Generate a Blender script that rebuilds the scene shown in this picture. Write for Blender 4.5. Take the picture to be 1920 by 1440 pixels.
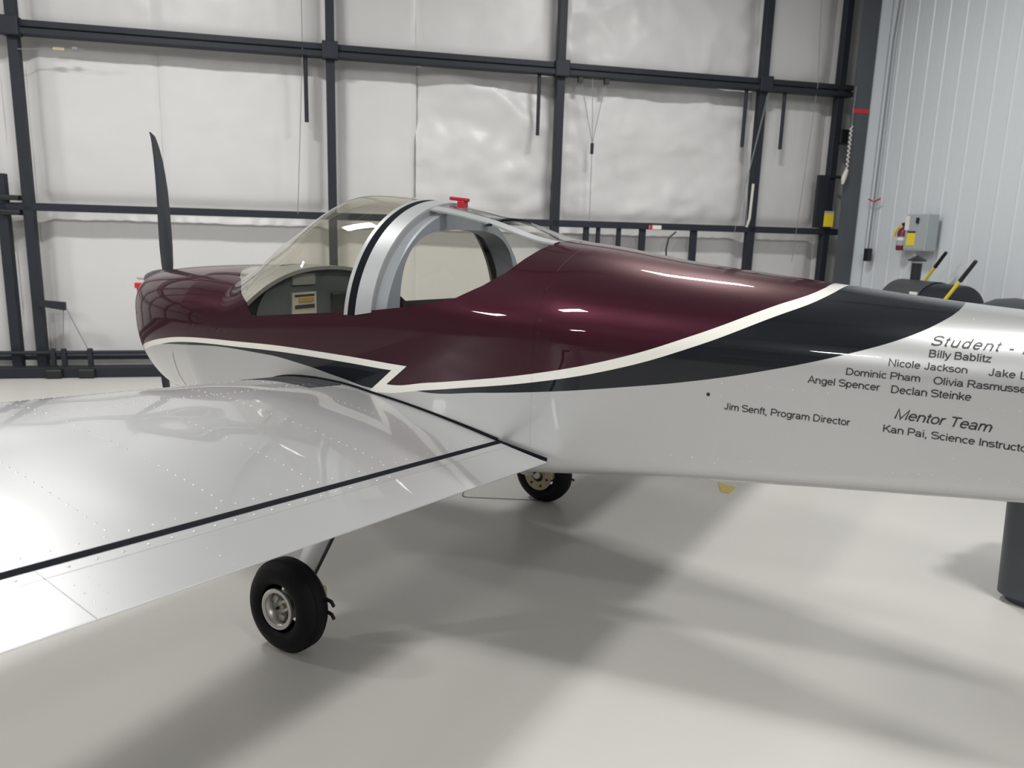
import bpy, math, random
from functools import lru_cache
import numpy as np
from mathutils import Matrix, Vector, noise

random.seed(7)
PI = math.pi
scene = bpy.context.scene
for o in list(bpy.data.objects):
    bpy.data.objects.remove(o, do_unlink=True)
COL = scene.collection

# ------------------------------------------------------------------ camera
# world frame: X aft along the aircraft, Y to its starboard side, Z up, origin on the floor between the main wheels
cam_d = bpy.data.cameras.new('camera')
cam = bpy.data.objects.new('camera', cam_d)
COL.objects.link(cam)
_fw = Vector((-0.505, 0.840, -0.198)).normalized()
_rt = Vector((0.854, 0.520, 0.029))
_rt = (_rt - _fw * _rt.dot(_fw)).normalized()
_up = _rt.cross(_fw)
cam.matrix_world = Matrix(((_rt.x, _up.x, -_fw.x, 2.088), (_rt.y, _up.y, -_fw.y, -2.881),
                           (_rt.z, _up.z, -_fw.z, 1.60), (0, 0, 0, 1)))
cam_d.sensor_width = 36.0
cam_d.lens = 27.0
cam_d.dof.use_dof = True
cam_d.dof.focus_distance = 2.7
cam_d.dof.aperture_fstop = 4.0
cam_d.clip_start = 0.05
cam_d.clip_end = 100
scene.camera = cam

# ------------------------------------------------------------------ world, exposure
world = bpy.data.worlds.new('world')
scene.world = world
world.use_nodes = True
world.node_tree.nodes['Background'].inputs[0].default_value = (0.0, 0.0, 0.0, 1)
world.node_tree.nodes['Background'].inputs[1].default_value = 0.0
scene.view_settings.view_transform = 'Standard'
scene.view_settings.look = 'None'
scene.view_settings.gamma = 1.0
scene.view_settings.use_curve_mapping = False
scene.view_settings.exposure = 0.06
LAMP_POWER = 121.0
LAMP_COLOR = (1.0, 0.99, 0.972)
LAMP_H = 5.0

# ------------------------------------------------------------------ hangar frame (the door wall runs at 44 degrees to the aircraft)
_a = math.radians(44)
T = Vector((math.cos(_a), math.sin(_a), 0))      # along the door, towards the right wall
N = Vector((-math.sin(_a), math.cos(_a), 0))     # out through the door
DOOR = 5.011
SRIGHT = 5.70
SLEFT = -13.0
NBACK = 16.0                                     # hangar depth, measured inwards from the door
CEIL = 5.3


def W(s, off, z):
    """hangar coordinates: s along the door, off metres inside the door plane"""
    p = T * s + N * (DOOR - off)
    return Vector((p.x, p.y, z))


# ------------------------------------------------------------------ materials
def mat(name, col, rough=0.5, metal=0.0, coat=0.0, coat_rough=0.03, bump=0.0, bscale=20.0, spec=0.5, var=0.0, vscale=3.0):
    m = bpy.data.materials.new(name)
    m.use_nodes = True
    nt = m.node_tree
    b = nt.nodes['Principled BSDF']
    b.inputs['Base Color'].default_value = (*col, 1)
    b.inputs['Roughness'].default_value = rough
    b.inputs['Metallic'].default_value = metal
    b.inputs['Coat Weight'].default_value = coat
    b.inputs['Coat Roughness'].default_value = coat_rough
    b.inputs['Specular IOR Level'].default_value = spec
    if bump or var:
        tc = nt.nodes.new('ShaderNodeTexCoord')
    if bump:
        nz = nt.nodes.new('ShaderNodeTexNoise')
        nz.inputs['Scale'].default_value = bscale
        nz.inputs['Detail'].default_value = 4
        bp = nt.nodes.new('ShaderNodeBump')
        bp.inputs['Strength'].default_value = bump
        bp.inputs['Distance'].default_value = 0.02
        nt.links.new(tc.outputs['Object'], nz.inputs['Vector'])
        nt.links.new(nz.outputs['Fac'], bp.inputs['Height'])
        nt.links.new(bp.outputs['Normal'], b.inputs['Normal'])
    if var:
        nv = nt.nodes.new('ShaderNodeTexNoise')
        nv.inputs['Scale'].default_value = vscale
        nv.inputs['Detail'].default_value = 5
        mx = nt.nodes.new('ShaderNodeMix')
        mx.data_type = 'RGBA'
        mx.inputs[6].default_value = (*[c * (1 - var) for c in col], 1)
        mx.inputs[7].default_value = (*[min(1, c * (1 + var)) for c in col], 1)
        nt.links.new(tc.outputs['Object'], nv.inputs['Vector'])
        nt.links.new(nv.outputs['Fac'], mx.inputs[0])
        nt.links.new(mx.outputs[2], b.inputs['Base Color'])
    return m


SILVER = (0.48, 0.485, 0.487)
M = {
    'floor': mat('floor_epoxy', (0.61, 0.595, 0.565), 0.34, spec=0.35, var=0.035, vscale=1.3, bump=0.02, bscale=5),
    'vinyl': mat('white_vinyl', (0.62, 0.615, 0.61), 0.36, bump=0.12, bscale=7, spec=0.4),
    'steel': mat('door_steel', (0.020, 0.023, 0.032), 0.55, spec=0.3, var=0.12, vscale=6),
    'column': mat('column_steel', (0.080, 0.088, 0.10), 0.55, spec=0.3, var=0.08, vscale=4),
    'sheet': mat('white_sheet_metal', (0.63, 0.67, 0.70), 0.38),
    'wall': mat('painted_wall', (0.42, 0.415, 0.40), 0.6),
    'ceil': mat('ceiling_liner', (0.34, 0.34, 0.335), 0.5),
    'silver': mat('silver_paint', SILVER, 0.38, 0.6, 0.8, 0.02),
    'black': mat('black_plastic', (0.012, 0.013, 0.016), 0.45),
    'rubber': mat('tyre_rubber', (0.006, 0.006, 0.008), 0.6, spec=0.2, bump=0.05, bscale=60),
    'seal': mat('rubber_seal_and_shade', (0.008, 0.009, 0.012), 0.8, spec=0.05),  # rubber seals, and the painted shadow strip at the flaperon root
    'blade': mat('propeller_black', (0.035, 0.04, 0.05), 0.38, coat=0.3),
    'alloy': mat('cast_alloy', (0.60, 0.59, 0.56), 0.35, 0.75),
    'brass': mat('brake_alloy', (0.48, 0.40, 0.27), 0.4, 0.5),
    'frame': mat('canopy_frame_grey', (0.36, 0.375, 0.38), 0.42, 0.2, 0.3),
    'rollbar': mat('rollbar_grey', (0.31, 0.335, 0.375), 0.45),
    'cockpit': mat('cockpit_dark', (0.035, 0.04, 0.045), 0.5),
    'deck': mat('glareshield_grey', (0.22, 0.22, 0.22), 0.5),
    'cockpit2': mat('cockpit_grey', (0.10, 0.115, 0.125), 0.55),
    'seat': mat('seat_fabric', (0.05, 0.05, 0.055), 0.8, bump=0.2, bscale=120),
    'red': mat('red_plastic', (0.42, 0.012, 0.03), 0.35),
    'exred': mat('extinguisher_red', (0.17, 0.012, 0.025), 0.4),
    'redtape': mat('red_tape', (0.55, 0.02, 0.035), 0.5),
    'yellow': mat('yellow_plastic', (0.78, 0.62, 0.03), 0.4),
    'ylabel': mat('yellow_label', (0.80, 0.63, 0.04), 0.5),
    'ytape': mat('yellow_floor_tape', (0.62, 0.50, 0.16), 0.5),
    'wlabel': mat('white_label', (0.75, 0.73, 0.70), 0.5),
    'box': mat('grey_enamel', (0.36, 0.40, 0.42), 0.4),
    'smoker': mat('black_enamel', (0.016, 0.018, 0.024), 0.35),
    'lid': mat('dark_grey_lid', (0.055, 0.058, 0.065), 0.45),
    'bin': mat('bin_plastic', (0.062, 0.07, 0.085), 0.42),
    'text': mat('vinyl_lettering', (0.03, 0.03, 0.034), 0.4),
    'rope': mat('white_rope', (0.62, 0.60, 0.55), 0.8),
    'wire': mat('grey_wire', (0.22, 0.23, 0.24), 0.5),
    'grip': mat('walkway_grip', (0.018, 0.019, 0.022), 0.85, bump=0.5, bscale=180),
    'placard': mat('grey_placard', (0.30, 0.31, 0.31), 0.5),
    'placard2': mat('cream_placard', (0.55, 0.52, 0.42), 0.5),
    'orange': mat('orange_print', (0.45, 0.26, 0.06), 0.5),
    'mat': mat('pale_mat', (0.60, 0.59, 0.56), 0.45),
    'dirt': mat('floor_speck', (0.16, 0.16, 0.15), 0.7),
}


def glass_mat(name, tint, amount=0.06):
    m = bpy.data.materials.new(name)
    m.use_nodes = True
    nt = m.node_tree
    nt.nodes.remove(nt.nodes['Principled BSDF'])
    out = nt.nodes['Material Output']
    tr = nt.nodes.new('ShaderNodeBsdfTransparent')
    tr.inputs[0].default_value = (*tint, 1)
    gl = nt.nodes.new('ShaderNodeBsdfGlossy')
    gl.inputs['Roughness'].default_value = 0.015
    gl.inputs[0].default_value = (1, 1, 1, 1)
    # Schlick reflectance from the unsigned viewing angle, the same on both faces of the sheet
    ge = nt.nodes.new('ShaderNodeNewGeometry')
    dt = nt.nodes.new('ShaderNodeVectorMath'); dt.operation = 'DOT_PRODUCT'
    nt.links.new(ge.outputs['Normal'], dt.inputs[0]); nt.links.new(ge.outputs['Incoming'], dt.inputs[1])

    def mth(op, a, b_=None):
        n = nt.nodes.new('ShaderNodeMath'); n.operation = op
        for i, v in enumerate((a, b_)):
            if v is None: continue
            if isinstance(v, (int, float)): n.inputs[i].default_value = v
            else: nt.links.new(v, n.inputs[i])
        return n
    q1 = mth('SUBTRACT', 1.0, mth('ABSOLUTE', dt.outputs['Value']).outputs[0])
    q2 = mth('POWER', q1.outputs[0], 5.0)
    ad = mth('ADD', mth('MULTIPLY', q2.outputs[0], .92).outputs[0], .045 + amount)
    ad.use_clamp = True
    mx = nt.nodes.new('ShaderNodeMixShader')
    nt.links.new(ad.outputs[0], mx.inputs[0])
    nt.links.new(tr.outputs[0], mx.inputs[1])
    nt.links.new(gl.outputs[0], mx.inputs[2])
    nt.links.new(mx.outputs[0], out.inputs[0])
    return m


M['glass'] = glass_mat('tinted_canopy_acrylic', (0.91, 0.895, 0.83), 0.01)
M['glass2'] = glass_mat('rear_window_acrylic', (0.95, 0.95, 0.93), 0.0)

# paint scheme curves, metres along the aircraft (x) against height (z)
PX0, PXS, PZ0, PZS = -2.2, 4.6, 0.5, 1.2
CURVES = {
    'A': [(-2.2, .86), (-1.90, .895), (-1.72, .942), (-1.522, .987), (-1.287, 1.023), (-.781, 1.056), (-.381, 1.069), (-.1, 1.068), (.213, 1.062), (2.4, 1.062)],
    'A2': [(-2.2, .82), (-1.90, .858), (-1.746, .905), (-1.53, .958), (-1.291, .998), (-.782, 1.031), (-.382, 1.043), (-.1, 1.041), (.127, 1.037), (2.4, 1.037)],
    'E': [(-2.2, .80), (-1.607, .945), (-1.294, .984), (-.783, 1.019), (-.592, 1.019), (-.383, 1.005), (-.132, .972), (.035, .951), (2.4, .951)],
    'B': [(-2.2, .977), (.11, .977), (.313, 1.009), (.438, 1.031), (.776, 1.1), (1.058, 1.178), (1.309, 1.277), (1.524, 1.379), (1.638, 1.432), (1.665, 1.47), (1.70, 1.69), (2.4, 1.69)],
    'B2': [(-2.2, .939), (.043, .939), (.313, .98), (.438, 1.003), (.777, 1.069), (1.06, 1.143), (1.315, 1.241), (1.535, 1.348), (1.653, 1.407), (1.71, 1.46), (1.75, 1.69), (2.4, 1.69)],
    'F': [(-2.2, .97), (.288, .97), (.557, 1.002), (.778, 1.033), (1.064, 1.079), (1.325, 1.129), (1.565, 1.191), (1.784, 1.262), (1.918, 1.316), (2.007, 1.367), (2.043, 1.396), (2.065, 1.43), (2.10, 1.69), (2.4, 1.69)],
}


def paint_mat():
    # the silver areas use the same values as silver_paint
    m = bpy.data.materials.new('aircraft_paint')
    m.use_nodes = True
    nt = m.node_tree
    L = nt.links.new
    b = nt.nodes['Principled BSDF']
    tc = nt.nodes.new('ShaderNodeTexCoord')
    sp = nt.nodes.new('ShaderNodeSeparateXYZ')
    L(tc.outputs['Object'], sp.inputs[0])

    def mth(op, a, c=None):
        n = nt.nodes.new('ShaderNodeMath')
        n.operation = op
        for i, v in enumerate((a, c)):
            if v is None:
                continue
            if isinstance(v, (int, float)):
                n.inputs[i].default_value = v
            else:
                L(v, n.inputs[i])
        return n.outputs[0]
    ux = mth('DIVIDE', mth('SUBTRACT', sp.outputs[0], PX0), PXS)
    X, Z = sp.outputs[0], sp.outputs[2]

    def curve(key):
        n = nt.nodes.new('ShaderNodeFloatCurve')
        c = n.mapping.curves[0]
        pts = [((x - PX0) / PXS, (z - PZ0) / PZS) for x, z in CURVES[key]]
        # densify with a monotone cubic so the painted line is smooth
        xs = np.array([p[0] for p in pts]); ys = np.array([p[1] for p in pts])
        while len(c.points) < len(pts):
            c.points.new(0.5, 0.5)
        for i, p in enumerate(pts):
            c.points[i].location = p
            c.points[i].handle_type = 'AUTO_CLAMPED'
        n.mapping.update()
        L(ux, n.inputs['Value'])
        return mth('ADD', mth('MULTIPLY', n.outputs[0], PZS), PZ0)
    cA, cA2, cE, cB, cB2, cF = [curve(k) for k in ('A', 'A2', 'E', 'B', 'B2', 'F')]
    gt = lambda a, c: mth('GREATER_THAN', a, c)
    AND = lambda a, c: mth('MULTIPLY', a, c)
    NOT = lambda a: mth('SUBTRACT', 1.0, a)
    OR = lambda a, c: mth('MAXIMUM', a, c)
    zd = mth('ADD', mth('MULTIPLY', mth('SUBTRACT', X, .213), .825), 1.062)
    zi = mth('ADD', mth('MULTIPLY', mth('SUBTRACT', X, .135), .85), 1.036)
    front = gt(Z, zd)
    back = NOT(front)
    purple = OR(AND(front, gt(Z, cA)), AND(back, gt(Z, cB)))
    white = OR(AND(front, OR(gt(Z, cA2), AND(gt(zi, Z), gt(Z, .90)))), AND(back, gt(Z, cB2)))
    dark = OR(AND(front, gt(Z, cE)), AND(AND(back, gt(Z, cF)), gt(X, .26)))

    def mixc(f, a, c):
        n = nt.nodes.new('ShaderNodeMix')
        n.data_type = 'RGBA'
        L(f, n.inputs[0])
        for i, v in ((6, a), (7, c)):
            if isinstance(v, tuple):
                n.inputs[i].default_value = (*v, 1)
            else:
                L(v, n.inputs[i])
        return n.outputs[2]

    def mixf(f, a, c):
        n = nt.nodes.new('ShaderNodeMix')
        n.data_type = 'FLOAT'
        L(f, n.inputs[0])
        for i, v in ((2, a), (3, c)):
            if isinstance(v, (int, float)):
                n.inputs[i].default_value = v
            else:
                L(v, n.inputs[i])
        return n.outputs[0]
    col = mixc(dark, SILVER, (0.006, 0.0075, 0.011))
    col = mixc(white, col, (0.74, 0.73, 0.68))
    # fine metallic flake in the maroon
    fl = nt.nodes.new('ShaderNodeTexNoise')
    fl.inputs['Scale'].default_value = 900
    L(tc.outputs['Object'], fl.inputs['Vector'])
    pc = mixc(fl.outputs['Fac'], (0.024, 0.006, 0.0115), (0.050, 0.0105, 0.020))
    col = mixc(purple, col, pc)
    L(col, b.inputs['Base Color'])
    met = mixf(dark, 0.6, 0.0)
    met = mixf(white, met, 0.0)
    met = mixf(purple, met, 0.42)
    L(met, b.inputs['Metallic'])
    rg = mixf(dark, 0.38, 0.30)
    rg = mixf(purple, rg, 0.36)
    L(rg, b.inputs['Roughness'])
    L(mixf(purple, mixf(white, mixf(dark, .5, .1), .5), .15), b.inputs['Specular IOR Level'])
    b.inputs['Coat Weight'].default_value = 0.8
    b.inputs['Coat Roughness'].default_value = 0.02
    b.inputs['Coat IOR'].default_value = 1.42
    L(mixc(purple, (1.0, 1.0, 1.0), (0.55, 0.16, 0.22)), b.inputs['Specular Tint'])
    return m


M['paint'] = paint_mat()
M['silver'].node_tree.nodes['Principled BSDF'].inputs['Coat IOR'].default_value = 1.42


# ------------------------------------------------------------------ mesh helpers
class MB:
    def __init__(self):
        self.v, self.f = [], []

    def add(self, vs, fs):
        o = len(self.v)
        self.v += [tuple(p) for p in vs]
        self.f += [tuple(i + o for i in f) for f in fs]

    def box(self, c, size, ax=None):
        """box at centre c; ax = optional 3 axes (Vectors)"""
        a = ax or (Vector((1, 0, 0)), Vector((0, 1, 0)), Vector((0, 0, 1)))
        c = Vector(c)
        h = [s / 2 for s in size]
        vs = [c + a[0] * (i * h[0]) + a[1] * (j * h[1]) + a[2] * (k * h[2]) for i in (-1, 1) for j in (-1, 1) for k in (-1, 1)]
        self.add(vs, [(0, 1, 3, 2), (4, 6, 7, 5), (0, 4, 5, 1), (2, 3, 7, 6), (0, 2, 6, 4), (1, 5, 7, 3)])
        return self

    def tube(self, pts, r, seg=10, cap=True):
        pts = [Vector(p) for p in pts]
        rs = r if isinstance(r, (list, tuple)) else [r] * len(pts)
        vs = []
        prev = None
        for i, p in enumerate(pts):
            d = (pts[min(i + 1, len(pts) - 1)] - pts[max(i - 1, 0)]).normalized()
            if prev is None:
                u = d.orthogonal().normalized()
            else:
                u = (prev - d * prev.dot(d)).normalized()
            prev = u
            w = d.cross(u)
            for k in range(seg):
                a = 2 * PI * k / seg
                vs.append(p + (u * math.cos(a) + w * math.sin(a)) * rs[i])
        fs = []
        for i in range(len(pts) - 1):
            for k in range(seg):
                k2 = (k + 1) % seg
                fs.append((i * seg + k, i * seg + k2, (i + 1) * seg + k2, (i + 1) * seg + k))
        if cap:
            fs.append(tuple(range(seg))[::-1])
            fs.append(tuple((len(pts) - 1) * seg + k for k in range(seg)))
        self.add(vs, fs)
        return self

    def lathe(self, prof, c, axis, seg=40, ref=None):
        """prof: list of (distance along axis, radius)"""
        c = Vector(c); axis = Vector(axis).normalized()
        u = axis.orthogonal().normalized(); w = axis.cross(u)
        vs = []
        for (t, r) in prof:
            for k in range(seg):
                a = 2 * PI * k / seg
                vs.append(c + axis * t + (u * math.cos(a) + w * math.sin(a)) * r)
        fs = []
        for i in range(len(prof) - 1):
            for k in range(seg):
                k2 = (k + 1) % seg
                fs.append((i * seg + k, i * seg + k2, (i + 1) * seg + k2, (i + 1) * seg + k))
        self.add(vs, fs)
        return self

    def grid(self, rows, close=False):
        n = len(rows[0])
        vs = [p for r in rows for p in r]
        fs = []
        for i in range(len(rows) - 1):
            for j in range(n if close else n - 1):
                j2 = (j + 1) % n
                fs.append((i * n + j, i * n + j2, (i + 1) * n + j2, (i + 1) * n + j))
        self.add(vs, fs)
        return self

    def build(self, name, m, parent=None, smooth=None, bevel=0, loc=None, solid=0):
        me = bpy.data.meshes.new(name)
        vs = self.v
        if loc is not None:
            l = Vector(loc)
            vs = [tuple(Vector(p) - l) for p in vs]
        me.from_pydata(vs, [], self.f)
        me.update()
        me.materials.append(M[m] if isinstance(m, str) else m)
        if smooth is not None:
            me.polygons.foreach_set('use_smooth', [True] * len(me.polygons))
            me.update()
            if smooth < 3.0:
                me.set_sharp_from_angle(angle=smooth)
        o = bpy.data.objects.new(name, me)
        COL.objects.link(o)
        if loc is not None:
            o.location = loc
        if parent:
            o.parent = parent
        if bevel:
            bv = o.modifiers.new('bevel', 'BEVEL')
            bv.width = bevel; bv.segments = 2; bv.limit_method = 'ANGLE'
        if solid:
            sd = o.modifiers.new('solid', 'SOLIDIFY')
            sd.thickness = solid; sd.offset = -1
        return o


def tag(o, label=None, cat=None, group=None, kind=None):
    if label: o['label'] = label
    if cat: o['category'] = cat
    if group: o['group'] = group
    if kind: o['kind'] = kind
    return o


def empty(name, loc=(0, 0, 0), label=None, cat=None, group=None, kind=None):
    o = bpy.data.objects.new(name, None)
    COL.objects.link(o)
    o.location = loc
    o.empty_display_size = 0.1
    return tag(o, label, cat, group, kind)


def keep(o, parent):
    """parent to an Empty that is only translated, keeping the child where it was built"""
    o.parent = parent
    o.location = o.location - parent.location
    return o


HAX = (T, N, Vector((0, 0, 1)))   # hangar axes for boxes

# ================================================================== ROOM SHELL
S0, S1 = SLEFT, SRIGHT
fl = MB()
q = [W(S0, -0.6, 0), W(S1 + .3, -0.6, 0), W(S1 + .3, NBACK, 0), W(S0, NBACK, 0)]
fl.add([p + Vector((0, 0, dz)) for dz in (0, -.2) for p in q], [(3, 2, 1, 0), (4, 5, 6, 7), (0, 1, 5, 4), (1, 2, 6, 5), (2, 3, 7, 6), (3, 0, 4, 7)])
tag(fl.build('floor', 'floor'), kind='structure')

c = MB()
c.box(W((S0 + S1) / 2, NBACK / 2 - .3, CEIL + .1), (S1 - S0 + .6, NBACK + .8, .2), HAX)
ceil = tag(c.build('ceiling', 'ceil'), kind='structure')
for k in range(6):
    off = .8 + k * 3.0
    MB().box(W((S0 + S1) / 2, off, CEIL - .1), (S1 - S0 - .05, .07, .2), HAX).build('purlin', 'column', ceil)

wl = MB()
wl.box(W(S0 - .1, NBACK / 2, CEIL / 2), (.2, NBACK + 1.2, CEIL), HAX)
tag(wl.build('wall_left', 'wall'), kind='structure')
wb = MB()
wb.box(W((S0 + S1) / 2, NBACK + .1, CEIL / 2), (S1 - S0 + .6, .2, CEIL), HAX)
wback = tag(wb.build('wall_back', 'wall'), kind='structure')
for z in (1.7, 3.3):
    MB().box(W((S0 + S1) / 2, NBACK - .06, z), (S1 - S0 - .1, .1, .12), HAX).build('girt', 'column', wback)

# ribbed right wall: backing slab and single pans, each with its rib
wr = MB()
wr.box(W(S1 + .14, NBACK / 2 - .2, CEIL / 2), (.2, NBACK + .8, CEIL), HAX)
wright = tag(wr.build('wall_right', 'sheet'), kind='structure')
pan_w = 0.235
prof = [(-.1175, .002), (-.06, .002), (-.055, .0008), (-.05, .002), (.03, .002), (.035, .0008), (.04, .002), (.085, .002), (.094, .009), (.106, .009), (.1145, .002), (.1175, .002)]
pm = MB()
r0, r1 = [], []
for (u, h) in prof:
    for rr, z in ((r0, 0.0), (r1, CEIL)):
        p = -N * u - T * h
        rr.append((p.x, p.y, z))
pm.grid([r0, r1])
first = None
for k in range(66):
    base = W(S1 + .034, .13 + pan_w * k, 0)
    if first is None:
        first = pm.build('wall_panel', 'sheet', wright)
        first.location = base
    else:
        o = first.copy(); COL.objects.link(o); o.parent = wright; o.location = base

# ================================================================== HANGAR DOOR (steel frame, white vinyl insulation behind it)
door = empty('door_1', W(0.9, 0, 0), kind='structure')


def dpart(mb, name, m, **k):
    o = mb.build(name, m, None, **k)
    return keep(o, door)


def dtube(s0, z0, s1, z1, w=.09, dp=.10, off=0.0, name='frame_tube'):
    a, b = W(s0, off, z0), W(s1, off, z1)
    d = (b - a); L = d.length; d.normalize()
    side = d.cross(N).normalized()
    return dpart(MB().box((a + b) / 2, (L, w, dp), (d, side, N)), name, 'steel', bevel=.006)


for s in (-11.6, -9.2, -6.8, -3.415, -.53, 1.905, 4.335):
    dtube(s, .05, s, CEIL - .02)
dtube(-3.64, .05, -3.64, 1.98, .09)
dtube(-5.2, .05, -5.2, CEIL - .02)
dtube(5.345, .05, 5.345, CEIL - .02, .085)
dtube(S0, 3.345, 5.50, 3.345, .06, .11)
dtube(S0, 3.270, 5.50, 3.270, .055, .14, .02)
dtube(S0, 1.675, 5.53, 1.675, .075, .10)
for s, w in ((2.285, .06), (2.43, .04), (2.68, .045), (2.97, .07), (3.615, .075)):
    dtube(s, .1, s, 1.64, w, .06, -.01)
# bottom rails
dtube(S0, .055, 5.5, .055, .105, .14, .10, 'bottom_rail')
dtube(S0, .175, 5.5, .175, .045, .06, -.06, 'bottom_rail')
dpart(MB().tube([W(S0, .09, .247), W(5.5, .09, .247)], .02, 10), 'round_rail', 'steel', smooth=.6)
for s in (-3.29, -3.19, -2.95):
    dpart(MB().box(W(s, .10, .14), (.045, .05, .30), HAX), 'rail_bracket', 'steel', bevel=.006)
for s in (-3.27, -2.97):
    dpart(MB().box(W(s, .19, .05), (.16, .06, .10), HAX), 'rail_foot', 'black', bevel=.02)
# hinge block on the left stile
for z in (1.755, 1.615):
    dpart(MB().box(W(-3.56, .03, z), (.17, .12, .05), HAX), 'hinge_block', 'black', bevel=.012)
# hanging latch bars under the upper girt
for s in (-.775, 1.667, 4.128, 4.62):
    dpart(MB().tube([W(s, .02, 3.26), W(s, .02, 2.61)], .021, 10), 'latch_bar', 'steel', smooth=.6)
# lever with strap at lower left
lv = MB()
lv.add([W(-3.38, .07, .775), W(-3.14, .07, .755), W(-3.14, .07, .675), W(-3.16, .07, .675), W(-3.38, .07, .715)] +
       [W(-3.38, .11, .775), W(-3.14, .11, .755), W(-3.14, .11, .675), W(-3.16, .11, .675), W(-3.38, .11, .715)],
       [(0, 1, 2, 3, 4), (9, 8, 7, 6, 5)] + [(i, i + 5, (i + 1) % 5 + 5, (i + 1) % 5) for i in range(5)])
dpart(lv, 'lock_lever', 'steel')
dpart(MB().tube([W(-3.165, .09, .69), W(-3.18, .09, .5), W(-3.19, .10, .29)], .006, 6), 'lever_cord', 'wire')
dpart(MB().tube([W(-3.14, .09, .70), W(-3.06, .09, .5), W(-2.97, .10, .29)], .005, 6), 'lever_cord', 'wire')
# dark wide stile plate with a yellow notice, small bracket and rod
dpart(MB().box(W(5.235, .03, 2.03), (.155, .05, .62), HAX), 'stile_plate', 'steel', bevel=.006)
dpart(MB().box(W(5.325, .085, 1.815), (.125, .01, .16), HAX), 'notice_plate', 'ylabel')
dpart(MB().box(W(5.325, .086, 1.908), (.125, .012, .025), HAX), 'notice_heading', 'box')
dpart(MB().box(W(5.45, .03, 2.79), (.17, .12, .165), HAX), 'motor_bracket', 'black', bevel=.01)
dpart(MB().tube([W(5.30, .06, 2.32), W(5.56, .06, 2.325)], .018, 8), 'stile_rod', 'steel')
dpart(MB().box(W(3.10, .055, 1.665), (.15, .006, .045), HAX), 'maker_label', 'wlabel')
dpart(MB().box(W(3.045, .06, 1.665), (.035, .006, .045), HAX), 'label_stripe', 'redtape')
# horizontal splice plates on the upper girt
for s in (-.53, 1.905, 4.335, -3.415):
    dpart(MB().box(W(s, .05, 3.31), (.16, .12, .17), HAX), 'splice_plate', 'steel', bevel=.01)


# insulation blankets
def fbm(p, k=4):
    return noise.fractal(p, 0.9, 2.1, k, noise_basis='PERLIN_ORIGINAL')


def blanket(s0, s1, z0, z1, seed, wrinkle=.012, fold=0.0, back=.22, inset=-.003):
    nu = max(8, min(70, int((s1 - s0) / .04)))
    nv = max(8, min(60, int((z1 - z0) / .04)))
    rows = []
    for j in range(nv + 1):
        v = j / nv
        row = []
        for i in range(nu + 1):
            u = i / nu
            s = s0 + inset + (s1 - s0 - 2 * inset) * u
            z = z0 + inset + (z1 - z0 - 2 * inset) * v
            eu = min(u * (s1 - s0) + (.1 if s0 in SEAMS else 0), (1 - u) * (s1 - s0) + (.1 if s1 in SEAMS else 0))
            e = min(1, eu / .16) * min(1, min(v, 1 - v) * (z1 - z0) / .16)
            e = e * e * (3 - 2 * e)
            b = .055 * e
            w = wrinkle * fbm(Vector((s * 1.6 + seed, z * .8 - seed, seed * .37)), 3)
            if fold:
                g = fbm(Vector((s * 1.1 + .5 * z + seed, z * 1.3 - .3 * s, seed)), 3)
                w += fold * (1 - abs(g) * 2.2)
            # short gathers where the sheet is pinched along its top edge
            w += .010 * max(0, 1 - (1 - v) * (z1 - z0) / .28) * math.sin(s * 34 + 5 * fbm(Vector((s * 2, seed, 0)), 2)) * e
            row.append(W(s, -back + b + w, z))
        rows.append(row)
    o = MB().grid(rows).build('insulation_blanket', 'vinyl', None, smooth=4)
    return keep(o, door)


SEAMS = (-2.2, .36)
cols = [(-13.0, -11.6), (-11.6, -9.2), (-9.2, -6.8), (-6.8, -5.2), (-5.2, -3.64), (-3.64, -3.415), (-3.415, -2.2), (-2.2, -.53), (-.53, .36), (.36, 1.905), (1.905, 4.335), (4.335, 5.345), (5.345, 5.74)]
zs = [(.02, 1.675), (1.675, 3.31), (3.31, CEIL)]
for ci, (a, b) in enumerate(cols):
    for zi, (z0, z1) in enumerate(zs):
        fold = {(9, 1): .046, (10, 1): .032, (10, 2): .030, (11, 2): .010, (5, 0): .012}.get((ci, zi), .004)
        blanket(a, b, z0, z1, ci * 3.7 + zi * 11.3, .010, fold)
# backing of the door
MBk = MB().box(W((S0 + S1) / 2, -.36, CEIL / 2), (S1 - S0 + .4, .08, CEIL), HAX)
dpart(MBk, 'door_skin', 'sheet')
# hanging lift cables and cords
for pts, r in (([(-.80, .05, CEIL), (-.80, .05, 3.3), (-.885, .05, 1.69)], .004),
               ([(4.87, .06, CEIL), (5.01, .06, 3.35), (4.90, .06, 1.30)], .004),
               ([(4.40, .06, 3.35), (4.10, .06, 1.62)], .004),
               ([(4.42, .06, 3.35), (4.22, .06, 2.3), (4.25, .06, 1.72)], .004)):
    dpart(MB().tube([W(*p) for p in pts], r, 6), 'lift_cable', 'wire')
dpart(MB().tube([W(4.26, .05, 1.70), W(4.29, .05, 1.80), W(4.30, .05, 2.2)], .016, 8), 'white_tube', 'rope', smooth=1)
# pulley bridle hanging from the upper girt
br = empty('pulley_bridle', W(2.29, .05, 2.5), 'cable bridle with a small black pulley hanging below the steel girt of the hangar door', 'pulley')
for s in (2.12, 2.42, 2.26):
    keep(MB().tube([W(s, .05, 3.25), W(2.29, .05, 2.55)], .004, 6).build('cable', 'wire'), br)
keep(MB().box(W(2.29, .05, 2.50), (.035, .03, .12), HAX).build('pulley', 'black', bevel=.008), br)
keep(MB().tube([W(2.29, .05, 2.45), W(2.30, .05, 1.70)], .004, 6).build('tail_cable', 'wire'), br)
for s in (2.12, 2.42):
    keep(MB().box(W(s, .05, 3.215), (.05, .05, .07), HAX).build('cable_clamp', 'black'), br)
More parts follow.
